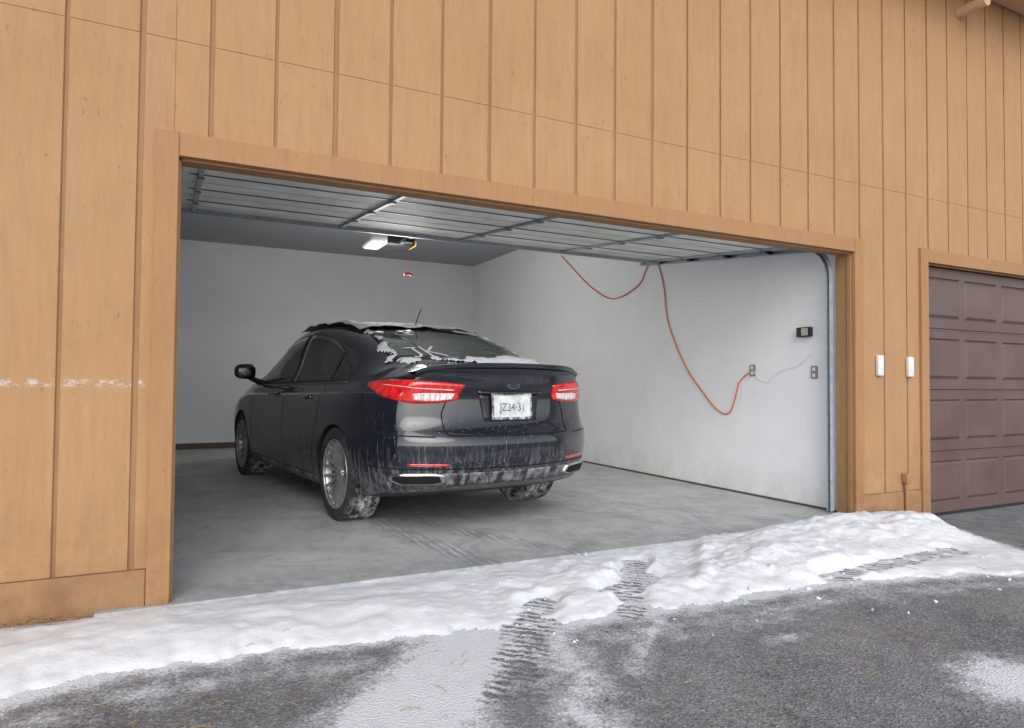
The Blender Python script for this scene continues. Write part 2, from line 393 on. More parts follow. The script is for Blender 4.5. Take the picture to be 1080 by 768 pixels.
# ------------------------------------------------------------------ garage floor
def trk(x,y):
    v=0
    for pts,wd in ((((1.38,1.75),(1.45,.9),(1.66,-.1)),.11),(((2.93,1.6),(3.15,.9),(3.6,-.1)),.11),(((1.62,1.5),(1.85,.8),(2.3,-.1)),.09),(((3.2,2.2),(3.6,1.2),(4.2,.2))    ,.09)):
        d=min(seg_d(x,y,pts[0],pts[1]),seg_d(x,y,pts[1],pts[2]))
        v=max(v,1-ss(wd*.6,wd*1.2,d))
    return v
def wet(x,y):
    v=max(0,1-abs(y-.05-.05*math.sin(x*3))/.35)*.8
    v=max(v,.9-math.hypot((x-2.1)/1.3,(y-1.4)/.7)*.8)
    v=max(v,.8-math.hypot((x-1.5)/.5,(y-1.6)/.5)*.8)
    return max(0,v)
fx=list(np.arange(-.3,W+.04,.035)); fx[-1]=W+.02; fy=[-.06]+list(np.arange(-.03,3,.04))+list(np.arange(3.1,D,.4))+[D+.05]
vs=[(x,y,0) for y in fy for x in fx]; tr=[trk(x,y) for y in fy for x in fx]; wt=[wet(x,y) for y in fy for x in fx]
nx=len(fx); fs=[(j*nx+i,j*nx+i+1,(j+1)*nx+i+1,(j+1)*nx+i) for j in range(len(fy)-1) for i in range(nx-1)]
n0=len(vs); vs+=[(x,-.06,-.2) for x in fx]; tr+=[0]*nx; wt+=[0]*nx
fs+=[(n0+i,n0+i+1,i+1,i) for i in range(nx-1)]
fl=mk('garage_floor',vs,fs,M_conc,kind='structure',label='stained grey concrete garage floor with wet tyre tracks')
a=fl.data.attributes.new('track','FLOAT','POINT'); a.data.foreach_set('value',tr)
a=fl.data.attributes.new('wet','FLOAT','POINT'); a.data.foreach_set('value',wt)

# ------------------------------------------------------------------ garage building
G=empty('garage_building',(2.4,0,0),'tan plywood sided garage building with a wide open bay','building')
holes=[(-.022,4.902,2.152),(5.818,10.742,2.152)]
X0,X1,ZT=-7.0,13.0,4.85
mb=MB()
def vertical_pieces(a,b_,z0,z1):
    cuts=sorted(set([a,b_]+[c for h in holes for c in h[:2] if a<c<b_]))
    for p,q_ in zip(cuts[:-1],cuts[1:]):
        mid=(p+q_)/2; lo=z0
        for h in holes:
            if h[0]<mid<h[1]: lo=max(z0,h[2])
        if lo<z1-.01: yield p,q_,lo,z1
edges=[.14+.302*k for k in range(-24,43)]
for a_,b_ in zip(edges[:-1],edges[1:]):
    ga=.006+.008*random.random(); gb=.006+.008*random.random()
    yo=-.011+random.uniform(-.0015,.0015)
    for (z0,z1) in ((.17,2.6997),(2.7000,ZT)):
        for p,q_,lo,hi in vertical_pieces(a_+ga,b_-gb,z0,z1):
            mb.front(p,q_,yo-(.0012 if z0>1 else 0),.002,lo,hi,.003,0)
for a_,b_ in ((X0,-.022),(-.022,4.902),(4.902,5.818),(5.818,10.742),(10.742,X1)):
    for p,q_,lo,hi in vertical_pieces(a_,b_,-.2,ZT): mb.box(p,q_,0,.14,lo,hi,1)
mb.ob('siding_wall',[M_siding,M_groove],G)
for p,q_ in ((X0,-.101),(4.981,5.739),(10.83,X1)):
    mb=MB(); mb.front(p,q_,-.022,-.0005,-.12,.168,.004,0); mb.ob('kickboard',M_kick,G)
def frame(x0,x1,zt,zb):
    mb=MB()
    mb.front(x0-.10,x0+.001,-.040,-.003,zb,zt+.115,.005)
    mb.front(x1-.001,x1+.10,-.040,-.003,zb,zt+.115,.005)
    mb.front(x0+.0015,x1-.0015,-.038,-.003,zt,zt+.112,.005)
    mb.box(x0-.0215,x0+.0005,-.0025,.139,zb,zt-.001); mb.box(x1-.0005,x1+.0215,-.0025,.139,zb,zt-.001)
    mb.box(x0-.0215,x1+.0215,-.0025,.139,zt-.0005,zt+.0215)
    mb.box(x0+.0008,x0+.012,.0,.03,zb,zt-.013); mb.box(x1-.012,x1-.0008,.0,.03,zb,zt-.013); mb.box(x0+.0125,x1-.0125,.0,.03,zt-.012,zt-.0008)
    return mb.ob('door_frame',M_trim,G)
frame(0,4.88,2.13,-.03); frame(5.84,10.72,2.13,-.12)
def slab(name,mat,x0,x1,y0,y1,z0,z1,parent=G,**p):
    mb=MB(); mb.box(x0,x1,y0,y1,z0,z1); return mb.ob(name,mat,parent,**p)
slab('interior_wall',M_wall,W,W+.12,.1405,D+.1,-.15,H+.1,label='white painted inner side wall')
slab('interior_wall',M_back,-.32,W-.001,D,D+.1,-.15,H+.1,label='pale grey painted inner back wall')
slab('interior_wall',M_side,-.42,-.30,.1405,D+.1,-.15,H+.1,label='inner side wall in grey darkened as if unlit')
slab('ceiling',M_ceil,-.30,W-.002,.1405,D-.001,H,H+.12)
slab('interior_wall',M_wall,-.3,W-.003,.1402,.152,2.17,H-.001,label='strip of wall above the door header inside')
slab('baseboard',M_base,-.29,W-.01,D-.018,D-.0005,0.001,.09)
slab('baseboard',M_base,W-.012,W-.0005,.16,D-.02,.001,.018)
slab('outer_wall',M_siding,X0,X0+.14,.1405,8.4,-.2,ZT); slab('outer_wall',M_siding,X1-.14,X1,.1405,8.4,-.2,ZT); slab('outer_wall',M_siding,X0,X1,8.4005,8.54,-.2,ZT)
mb=MB()
ZE=4.72
mb.box(X0-.4,X1+.4,-.55,-.02,ZE,ZE+.02)
mb.ob('soffit',M_soffit,G)
mb=MB(); mb.front(X0-.4,X1+.4,-.60,-.551,ZE-.03,ZE+.22,.006); mb.ob('fascia',M_soffit,G)
mb=MB(); vs,fs=tube([(6.36,-.26,4.47),(6.36,-.013,4.47)],.048,20,1,False); mb.add(vs,fs); mb.ob('vent_pipe',M_soffit,G,False)
mb=MB(); mb.add([(X0-.5,-.72,ZE+.225),(X1+.5,-.72,ZE+.225),(X1+.5,4.2,ZE+1.9),(X0-.5,4.2,ZE+1.9),(X1+.5,9.2,ZE+.2),(X0-.5,9.2,ZE+.2)],[(0,1,2,3),(3,2,4,5)])
mb.add([(X0-.5,-.72,ZE+.245),(X1+.5,-.72,ZE+.245),(X1+.5,4.2,ZE+1.95),(X0-.5,4.2,ZE+1.95),(X1+.5,9.2,ZE+.25),(X0-.5,9.2,ZE+.25)],[(0,1,2,3),(3,2,4,5)]); mb.add([(X0-.5,-.72,ZE+.225),(X1+.5,-.72,ZE+.225),(X1+.5,-.72,ZE+.245),(X0-.5,-.72,ZE+.245)],[(0,1,2,3)])
mb.ob('roof',M_shingle,G)

BD=MB()
y0=.045
dx0,dx1,dz0,dz1=5.853,10.707,-.07,2.116
ncol,nrow=8,4; rh=(dz1-dz0)/nrow
for r in range(nrow):
    z0=dz0+r*rh+.003; z1=dz0+(r+1)*rh-.003
    cw=(dx1-dx0-.04)/ncol
    for c_ in range(ncol):
        a_=dx0+.02+c_*cw; p0,p1=a_+.035,a_+cw-.035; q0,q1=z0+.085,z1-.085
        L0=dx0 if c_==0 else a_; L1=dx1 if c_==ncol-1 else a_+cw
        vv=[(L0,y0,z0),(L1,y0,z0),(L1,y0,z1),(L0,y0,z1),(p0,y0,q0),(p1,y0,q0),(p1,y0,q1),(p0,y0,q1)]
        d1=.014; i1=.012
        vv+=[(p0+i1,y0+d1,q0+i1),(p1-i1,y0+d1,q0+i1),(p1-i1,y0+d1,q1-i1),(p0+i1,y0+d1,q1-i1)]
        i2=.035; vv+=[(p0+i2,y0-.001,q0+i2),(p1-i2,y0-.001,q0+i2),(p1-i2,y0-.001,q1-i2),(p0+i2,y0-.001,q1-i2)]
        ff=[]
        for s0 in (0,4,8):
            for k in range(4): ff.append((s0+k,s0+(k+1)%4,s0+4+(k+1)%4,s0+4+k))
        ff.append((12,13,14,15)); BD.add(vv,ff)
    BD.box(dx0,dx1,y0+.0155,y0+.05,z0,z1)
    BD.box(dx0,dx1,y0-.004,y0+.012,z1-.014,z1-.004)
bd=BD.ob('garage_door',M_brown,G,label='closed brown raised panel sectional garage door')
slab('door_seal',M_black,dx0,dx1,y0+.004,y0+.04,dz0-.05,dz0-.001)

tilt=math.atan2(.20,2.15)
T=Matrix.Translation((0,.26,2.235))@Matrix.Rotation(tilt,4,'X')
def doorpart(mb,name,mat,parent): 
    mb.v=[tuple(T@Vector(v)) for v in mb.v]; return mb.ob(name,mat,parent)
OD=empty('open_garage_door',(2.44,.3,2.3),'raised white steel sectional garage door under the ceiling','garage door')
sec=.535
for i in range(4):
    mb=MB(); mb.bbox(.02,4.83,i*sec+.005,(i+1)*sec-.005,0,.045,.004)
    doorpart(mb,'door_section',M_dpanel,OD)
    mb=MB(); yy=i*sec+.265; mb.box(.06,4.82,yy,yy+.006,-.002,-.0005)
    doorpart(mb,'section_rib',M_galv,OD)
    if i<3:
        mb=MB(); yy=(i+1)*sec; mb.box(.06,4.82,yy-.009,yy+.009,-.006,-.0005)
        doorpart(mb,'section_rail',M_galv2,OD)
mb=MB(); mb.box(.03,4.83,4*sec-.05,4*sec-.006,-.035,-.0005); doorpart(mb,'stiffening_strut',M_galv,OD)
for xx in (.12,1.30,2.44,3.58,4.74):
    mb=MB(); mb.box(xx-.014,xx+.014,.005,4*sec-.052,-.020,-.0061)
    doorpart(mb,'door_stile',M_galv,OD)
    for i in range(1,4):
        mb=MB(); mb.bbox(xx-.022,xx+.022,i*sec-.03,i*sec+.03,-.028,-.0205,.003); doorpart(mb,'hinge',M_galv2,OD)
def track(x,sgn):
    mb=MB(); path=[(x,.185,.02),(x,.185,1.0),(x,.185,1.96)]
    for k in range(1,9):
        a_=math.pi/2*k/8*(1-.06); path.append((x,.185+.20*(1-math.cos(a_)),1.96+.25*math.sin(a_)))
    path.append((x,2.75,2.235+(2.75-.4)*math.tan(tilt)*1.0))
    w2=.018
    vs=[];fs=[]
    P=[Vector(p) for p in path]
    prof=[(-w2,-.022),(-w2,.022),(w2,.022),(w2,-.022),(w2-.003,-.022),(w2-.003,.019),(-w2+.003,.019),(-w2+.003,-.022)]
    for i,p in enumerate(P):
        t=(P[min(i+1,len(P)-1)]-P[max(i-1,0)]).normalized(); nrm=Vector((0,-t.z,t.y))
        for (u,v_) in prof: vs.append(p+nrm*u+Vector((sgn*v_,0,0)))
    n_=len(prof)
    for i in range(len(P)-1):
        for k in range(n_): fs.append((i*n_+k,i*n_+(k+1)%n_,(i+1)*n_+(k+1)%n_,(i+1)*n_+k))
    mb.add(vs,fs)
    o=x+sgn*.026
    mb.box(min(o,o+sgn*.05),max(o,o+sgn*.05),.145,.148,.02,2.12)
    return mb
track(4.858,1).ob('door_track',M_galv,OD); track(-.085,-1).ob('door_track',M_galv,OD)
for x in (4.86,-.085):
    mb=MB(); mb.box(x-.02,x+.02,2.66,2.70,2.45,H); mb.ob('track_hanger',M_galv,OD)
for i in range(5):
    mb=MB(); p=T@Vector((4.85,i*sec*.98+.02,-.02)); vs,fs=tube([(p.x-.05,p.y,p.z),(p.x+.03,p.y,p.z)],.018,10,1,False); mb.add(vs,fs)
    mb.ob('roller',M_black,OD)

OP=empty('garage_door_opener',(2.45,4.5,2.75),'white and black garage door opener with lit bulb','door opener')
mb=MB(); mb.bbox(2.20,2.64,4.30,4.70,2.72,2.85,.03); mb.ob('motor_housing',M_black,OP,True)
mb=MB(); mb.bbox(2.06,2.29,4.28,4.72,2.71,2.845,.04); mb.ob('light_cover',M_white,OP,True)
mb=MB(); mb.bbox(2.60,2.67,4.33,4.60,2.73,2.81,.03); mb.ob('bulb',M_bulb,OP,True)
mb=MB(); mb.box(2.425,2.475,.16,4.28,2.73,2.76); mb.ob('rail',M_galv2,OP)
for x in (2.24,2.60):
    for y in (4.35,4.65): mb=MB(); mb.box(x-.012,x+.012,y-.003,y+.003,2.84,H); mb.ob('hanger_strap',M_galv,OP)
mb=MB(); mb.bbox(2.40,2.50,3.95,4.05,2.69,2.728,.006); mb.ob('trolley',M_black,OP)
mb=MB(); vs,fs=tube([(2.45,4,2.69),(2.452,4,2.5),(2.45,4,2.33)],.0025,6); mb.add(vs,fs); mb.ob('release_cord',M_red,OP)
mb=MB(); vs,fs=tube([(2.40,4,2.315),(2.45,4,2.33),(2.50,4,2.315)],.015,8); mb.add(vs,fs); mb.ob('release_handle',M_red,OP,True)
pl=bpy.data.lights.new('bulb_fill_light','POINT'); pl.energy=82; pl.color=(1,.97,.93); pl.shadow_soft_size=.35
po=bpy.data.objects.new('bulb_fill_light',pl); col.objects.link(po); po.location=(2.35,4.3,2.15)  # fill lamp added below the lit bulb to brighten garage and door underside

cx=W-.012
vs,fs=tube([(cx,4.66,2.88),(cx,4.3,2.62),(cx,3.93,2.36),(cx-.01,3.5,2.15),(cx-.01,3.2,2.13),(cx,2.85,2.24),(cx,2.72,2.40),(cx,2.60,2.50),(cx,2.50,2.42),(cx,2.40,2.15),(cx,2.34,1.80),(cx,2.2,1.5),(cx,2.0,1.2),(cx,1.78,.98),(cx,1.6,.82),(cx,1.46,.76),(cx-.01,1.36,.80),(cx-.015,1.30,.93),(cx-.01,1.26,1.06),(cx-.01,1.19,1.13),(cx-.015,1.12,1.17)],.0066,8,8)
mk('extension_cord',vs,fs,M_orange,smooth=True,label='orange extension cord looped along the white side wall',category='extension cord')
vs,fs=tube([(cx,1.09,1.19),(cx,1.0,1.10),(cx,.9,1.08),(cx,.8,1.16),(cx,.68,1.20),(cx,.58,1.22),(cx,.47,1.29),(cx,.43,1.32)],.003,6,6)
mk('thin_cord',vs,fs,M_wcord,smooth=True,label='thin white cord hanging on the side wall',category='cord')
def outlet(y,z,lab):
    e=empty('power_outlet',(W,y,z),lab,'outlet',group='power outlets on the inner side wall')
    mb=MB(); mb.bbox(W-.012,W-.0003,y-.034,y+.034,z-.055,z+.055,.004); mb.ob('cover_plate',M_grey,e)
    for dz in (-.026,.026): 
        mb=MB(); mb.bbox(W-.018,W-.0125,y-.014,y+.014,z+dz-.015,z+dz+.015,.002); mb.ob('socket',M_wcord,e)
outlet(1.10,1.19,'grey outlet with orange cord plugged in on the white wall'); outlet(.405,1.165,'small grey metal outlet on the white wall')
e=empty('work_light',(W,.49,1.52),'small black lamp with lens mounted on the white wall','wall lamp')
mb=MB(); mb.bbox(W-.05,W-.0004,.42,.56,1.475,1.56,.008); mb.ob('lamp_housing',M_black,e)
mb=MB(); mb.bbox(W-.055,W-.0505,.435,.50,1.485,1.55,.002); mb.ob('lens',metal('lens_metal',(.55,.57,.5),.3,.5),e)
for x,z,lab in ((5.19,1.22,'white doorbell style keypad on tan siding'),(5.585,1.215,'white keypad box with grey front on tan siding')):
    e=empty('door_keypad',(x,-.02,z),lab,'keypad',group='white keypads between the garage doors')
    mb=MB(); mb.bbox(x-.034,x+.034,-.045,-.0128,z-.085,z+.085,.007); mb.ob('keypad_cover',M_white,e,True)
    mb=MB(); mb.bbox(x-.022,x+.022,-.0475,-.0455,z-.02,z+.055,.001) ; mb.ob('keypad_face',M_wcord,e)
mb=MB(); vs,fs=tube([(5.51,-.04,.0),(5.51,-.04,.12),(5.51,-.04,.22),(5.51,-.04,.27)],.016,8); mb.add(vs,fs); mb.bbox(5.48,5.54,-.07,-.0135,.24,.32,.008)
mb.ob('pipe_outlet',M_trim,smooth=False,label='short tan painted pipe at the wall base',category='pipe')

# ------------------------------------------------------------------ CAR
def pchip(xs_,ys_):
    xs_=np.array(xs_,float); ys_=np.array(ys_,float); h=np.diff(xs_); d=np.diff(ys_)/h; m_=np.zeros(len(xs_))
    for i in range(1,len(xs_)-1):
        if d[i-1]*d[i]>0:
            w1=2*h[i]+h[i-1]; w2=h[i]+2*h[i-1]; m_[i]=(w1+w2)/(w1/d[i-1]+w2/d[i])
    m_[0]=d[0]; m_[-1]=d[-1]
    def f(x):
        x=min(max(x,xs_[0]),xs_[-1]); i=min(int(np.searchsorted(xs_,x,side='right'))-1,len(h)-1); t=(x-xs_[i])/h[i]
        return float((2*t**3-3*t*t+1)*ys_[i]+(t**3-2*t*t+t)*h[i]*m_[i]+(-2*t**3+3*t*t)*ys_[i+1]+(t**3-t*t)*h[i]*m_[i+1])
    return f
ST=[(0,.30,.850,.795,.93,.725,1.035,.61,1.080,1.100),
(.15,.265,.872,.828,.93,.755,1.03,.615,1.09,1.12),
(.40,.22,.897,.865,.93,.80,1.02,.62,1.115,1.15),
(.70,.20,.915,.885,.925,.83,1.005,.605,1.195,1.23),
(1.05,.19,.922,.893,.915,.84,.99,.58,1.31,1.35),
(1.45,.185,.922,.893,.905,.845,.98,.575,1.405,1.455),
(1.9,.18,.918,.888,.895,.845,.97,.585,1.46,1.515),
(2.4,.18,.915,.885,.885,.845,.96,.595,1.48,1.53),
(2.9,.18,.915,.885,.875,.845,.955,.585,1.45,1.50),
(3.3,.18,.918,.887,.87,.845,.95,.575,1.33,1.385),
(3.7,.18,.922,.893,.86,.84,.94,.60,1.13,1.17),
(4.05,.19,.92,.89,.83,.82,.91,.60,.985,1.01),
(4.45,.20,.90,.86,.76,.77,.84,.55,.90,.92),
(4.75,.22,.84,.78,.66,.69,.73,.50,.78,.80),
(4.87,.26,.76,.70,.60,.62,.66,.45,.70,.715)]
Fn=[pchip([s_[0] for s_ in ST],[s_[i] for s_ in ST]) for i in range(1,10)]
vprof=pchip([.15,.30,.42,.52,.60,.645,.70,.78,.92,.985,1.0,1.06,1.10,1.3],[.16,.10,.04,.006,.000,.010,.060,.095,.105,.068,.064,.045,.02,.015])
def section(y):
    zb,w_,ws,zs,wb,zbe,wr,zr,zt=[f(y) for f in Fn]
    g_=1-.080*max(0,1-y/.14)**2.2
    w_*=g_;ws*=g_;wb*=g_;wr*=g_
    zb+=.03*max(0,1-y/.10)**2
    pts=[(w_-.18,zb),(w_-.080,zb+.018),(w_-.038,zb+.09),(w_-.012,zb+.2),(w_,.56),(w_-.012,.72),(ws,zs),(ws-.018,zs+.010),(wb,zbe),(wb-.03,zbe+.04 if zr-zbe>.1 else zbe+.02),(wr,zr),(wr-.06,zr+(zt-zr)*.45),(wr*.5,zt-(zt-zr)*.15),(0,zt)]
    s_=[0]
    for a_,b_ in zip(pts[:-1],pts[1:]): s_.append(s_[-1]+max(1e-3,math.hypot(b_[0]-a_[0],b_[1]-a_[1])))
    fx_=pchip(s_,[p[0] for p in pts]); fz_=pchip(s_,[p[1] for p in pts])
    cnt=[2,3,4,5,5,7,2,4,3,8,3,5,5]
    out=[]
    for i,c_ in enumerate(cnt):
        for k in range(c_):
            t=s_[i]+(s_[i+1]-s_[i])*k/c_; out.append((fx_(t),fz_(t)))
    out.append((0,zt)); return out
def deform(x,y,z):
    t=max(0,1-y/1.25); ax=min(abs(x)/.9,1.05)
    y2=y+.32*ax**2.4*t+vprof(z)*max(0,1-y/.9)**1.5*(1-.6*ax**3)
    tf=max(0,(y-3.7)/1.17); y2-=.38*ax**2.2*tf*tf
    return (x,y2,z)
yst=list(np.linspace(0,.16,14))+list(np.linspace(.18,.4,9))+list(np.linspace(.43,4.4,88))+list(np.linspace(4.45,4.87,12))
secs=[section(float(y)) for y in yst]; K=len(secs[0]); n=22
bm=bmesh.new()
def V_(x,y,z): return bm.verts.new(deform(x,y,z))
Rv=[[V_(p[0],y,p[1]) for p in s_] for s_,y in zip(secs,yst)]
Lv=[[V_(-p[0],y,p[1]) for p in s_] for s_,y in zip(secs,yst)]
for i in range(len(yst)-1):
    for k in range(K-1):
        bm.faces.new((Rv[i][k],Rv[i+1][k],Rv[i+1][k+1],Rv[i][k+1])); bm.faces.new((Lv[i][k],Lv[i][k+1],Lv[i+1][k+1],Lv[i+1][k]))
def row(i,k):
    x,z=secs[i][k]; y=yst[i]; return [V_(-x+2*x*j/n,y,z) for j in range(n+1)]
for i in (0,len(yst)-1):
    rows=[row(i,k) for k in range(K)]
    for k in range(K-1):
        for j in range(n):
            f_=(rows[k][j],rows[k][j+1],rows[k+1][j+1],rows[k+1][j])
            bm.faces.new(f_ if i==0 else f_[::-1])
rows=[row(i,0) for i in range(len(yst))]
for i in range(len(yst)-1):
    for j in range(n): bm.faces.new((rows[i][j],rows[i+1][j],rows[i+1][j+1],rows[i][j+1]))
bmesh.ops.remove_doubles(bm,verts=bm.verts[:],dist=2e-5)
bmesh.ops.dissolve_degenerate(bm,dist=1e-5,edges=bm.edges[:])
bmesh.ops.recalc_face_normals(bm,faces=bm.faces[:])
me=bpy.data.meshes.new('body'); bm.to_mesh(me); bm.free()
body=bpy.data.objects.new('body',me); col.objects.link(body)
cut=MB(); WR=.362; AX=(1.05,3.90); WZ=.335
for ay in AX:
    for sg in (-1,1):
        vs=[];fs=[];ns=48
        for xx in (sg*.58,sg*1.1):
            for k in range(ns):
                th=2*math.pi*k/ns; vs.append((xx,ay+WR*math.cos(th),WZ+WR*math.sin(th)))
        for k in range(ns):
            k2=(k+1)%ns; f_=(k,k2,ns+k2,ns+k); fs.append(f_ if sg<0 else f_[::-1])
        c0=tuple(range(ns)); c1=tuple(range(ns,2*ns)); fs.append(c0[::-1] if sg<0 else c0); fs.append(c1 if sg<0 else c1[::-1])
        cut.add(vs,fs)
cuto=cut.ob('cutter',None)
bmx=bmesh.new(); bmx.from_mesh(cuto.data); bmesh.ops.recalc_face_normals(bmx,faces=bmx.faces[:]); bmx.to_mesh(cuto.data); bmx.free()
bmx=bmesh.new(); bmx.from_mesh(body.data); BV=BVHTree.FromBMesh(bmx); bmx.free()
md=body.modifiers.new('b','BOOLEAN'); md.operation='DIFFERENCE'; md.solver='EXACT'; md.object=cuto
dg=bpy.context.evaluated_depsgraph_get(); dg.update()
me2=bpy.data.meshes.new_from_object(body.evaluated_get(dg)); body.modifiers.clear(); body.data=me2
bpy.data.objects.remove(cuto,do_unlink=True)

def carpaint():
    m,nt,b=new('black_car_paint',(.004,.005,.010),.25,0)
    b.inputs['Coat Weight'].default_value=1; b.inputs['Coat Roughness'].default_value=.03; b.inputs['Specular IOR Level'].default_value=.35
    s=sep(nt)
    st=noi(nt,9,5,.7,(3,3,.28)); sp=noi(nt,24,4,.75); fine=noi(nt,160,2,.6)
    low=mrange(nt,s[2],.60,.25); rear=mrange(nt,s[1],.9,.15)
    amt=math_(nt,'MULTIPLY',low,.85)
    streak=math_(nt,'MULTIPLY',ramp(nt,st,[(.48,0),(.66,1)]),amt)
    spk=math_(nt,'MULTIPLY',ramp(nt,sp,[(.48,0),(.62,1)]),math_(nt,'MULTIPLY',mrange(nt,s[2],.48,.2),.7))
    d=math_(nt,'MAXIMUM',streak,spk); d=math_(nt,'MULTIPLY',d,ramp(nt,fine,[(.3,.45),(.6,1)]))
    vert=noi(nt,30,4,.7,(3,3,.12)); run=math_(nt,'MULTIPLY',ramp(nt,vert,[(.60,0),(.68,.55)]),math_(nt,'MULTIPLY',mrange(nt,s[2],.95,.55),rear))
    d=math_(nt,'MAXIMUM',d,run)
    d=math_(nt,'MINIMUM',d,.75)
    L(nt,mixc(nt,d,(.004,.006,.014),(.42,.43,.46)),b.inputs['Base Color'])
    L(nt,mrange(nt,d,0,.6,.25,.8),b.inputs['Roughness']); L(nt,mrange(nt,d,0,.35,1,.05),b.inputs['Coat Weight'])
    return m
M_paint=carpaint()
M_glass,nt,b=new('tinted_glass',(.02,.026,.026),.03); b.inputs['Specular IOR Level'].default_value=.6
L(nt,mixc(nt,ramp(nt,noi(nt,2.6,3,.5,(1,1,1.5)),[(.42,0),(.60,1)]),(.006,.008,.008),(.045,.055,.055)),b.inputs['Base Color'])
M_rglass,nt,b=new('frosted_rear_glass',(.03,.05,.045),.06); b.inputs['Specular IOR Level'].default_value=.8
fr_=math_(nt,'MULTIPLY',ramp(nt,noi(nt,7,6,.8),[(.52,0),(.66,1)]),ramp(nt,noi(nt,60,3,.7),[(.4,.2),(.6,1)]))
L(nt,mixc(nt,math_(nt,'MULTIPLY',fr_,.5),mixc(nt,ramp(nt,noi(nt,3,4,.6),[(.4,0),(.65,1)]),(.014,.030,.026),(.06,.105,.09)),(.5,.54,.54)),b.inputs['Base Color']); L(nt,mrange(nt,fr_,0,1,.05,.6),b.inputs['Roughness'])
M_red2,nt,b=new('tail_lens_red_glow',(.50,.006,.008),.08); b.inputs['Coat Weight'].default_value=1; b.inputs['Emission Color'].default_value=(1,.02,.01,1); b.inputs['Emission Strength'].default_value=.06  # faint glow stands in for bright reflections; the tail lamps are unlit
L(nt,mixc(nt,ramp(nt,noi(nt,26,3,.6,(1,1,.5)),[(.4,0),(.6,1)]),(.40,.004,.006),(.70,.018,.018)),b.inputs['Base Color'])
M_lensw,nt,b=new('tail_lens_clear',(.80,.72,.72),.15); b.inputs['Coat Weight'].default_value=1
L(nt,mixc(nt,ramp(nt,noi(nt,70,2,.5,(1,1,.3)),[(.4,0),(.6,1)]),(.60,.42,.42),(.85,.80,.80)),b.inputs['Base Color'])
M_trimblk,nt,b=new('black_trim',(.02,.02,.022),.5)
d=ramp(nt,noi(nt,14,5,.75,(1,1,.4)),[(.42,0),(.62,.7)]); L(nt,mixc(nt,d,(.02,.02,.022),(.36,.37,.39)),b.inputs['Base Color'])
M_gap,_,_=new('panel_gap',(.002,.002,.002),.9)
M_recess,_,_=new('recess_paint',(.006,.007,.012),.3)
M_chrome=metal('chrome',(.70,.71,.73),.2,1)
M_alloy=metal('alloy_rim',(.46,.47,.49),.32,.6)
m,nt,b=new('tyre_rubber',(.02,.02,.02),.85)
s=sep(nt)
d=math_(nt,'MULTIPLY',ramp(nt,noi(nt,16,5,.75),[(.42,0),(.60,.9)]),mrange(nt,math_(nt,'ABSOLUTE',s[0]),.900,.80,.06,1)); L(nt,mixc(nt,d,(.015,.015,.016),(.60,.61,.64)),b.inputs['Base Color']); bump(nt,b,noi(nt,60,4,.6),.4,.006); M_tyre=m
m,nt,b=new('licence_plate',(.7,.7,.68),.5)
d=ramp(nt,noi(nt,14,5,.7),[(.40,0),(.68,.7)]); L(nt,mixc(nt,d,(.66,.68,.68),(.30,.31,.32)),b.inputs['Base Color']); M_plate=m
m,nt,b=new('plate_frame',(.4,.4,.4),.5); L(nt,mixc(nt,ramp(nt,noi(nt,30,4,.7),[(.42,0),(.6,1)]),(.05,.05,.05),(.45,.46,.48)),b.inputs['Base Color']); M_pframe=m
m,nt,b=new('plate_text',(.05,.07,.16),.6); L(nt,mixc(nt,ramp(nt,noi(nt,40,4,.7),[(.45,0),(.6,.6)]),(.06,.07,.12),(.36,.37,.40)),b.inputs['Base Color']); M_ptext=m
M_emb,_,_=new('emblem_dark',(.012,.016,.035),.25)
M_embr=metal('emblem_ring_metal',(.22,.23,.25),.4,.8)
M_defr,_,_=new('defroster',(.05,.045,.035),.5)

body.data.materials.clear(); body.data.materials.append(M_paint); body.data.materials.append(M_black)
mi=[]
for p in body.data.polygons:
    c_=p.center; f_=0
    for ay in AX:
        rr=math.hypot(c_.y-ay,c_.z-WZ)
        if rr<WR+.003 and abs(c_.x)>.57 : f_=1
    if c_.z<.30 and abs(p.normal.z)>.9 and abs(c_.x)<.82: f_=1
    mi.append(f_)
body.data.polygons.foreach_set('material_index',mi)
for p in body.data.polygons: p.use_smooth=True
try: body.data.set_sharp_from_angle(angle=math.radians(38))
except Exception as ex: print('sharp',ex)

CAR=empty('car',(2.19,.63,0),'black sedan with snowy roof and salt-streaked bumper in the garage','car')
CAR['_local']=1
CAR.rotation_euler=(0,0,math.radians(7.8)); CAR.scale=(1.045,1.045,1.045)
body.parent=CAR; body.name='body'

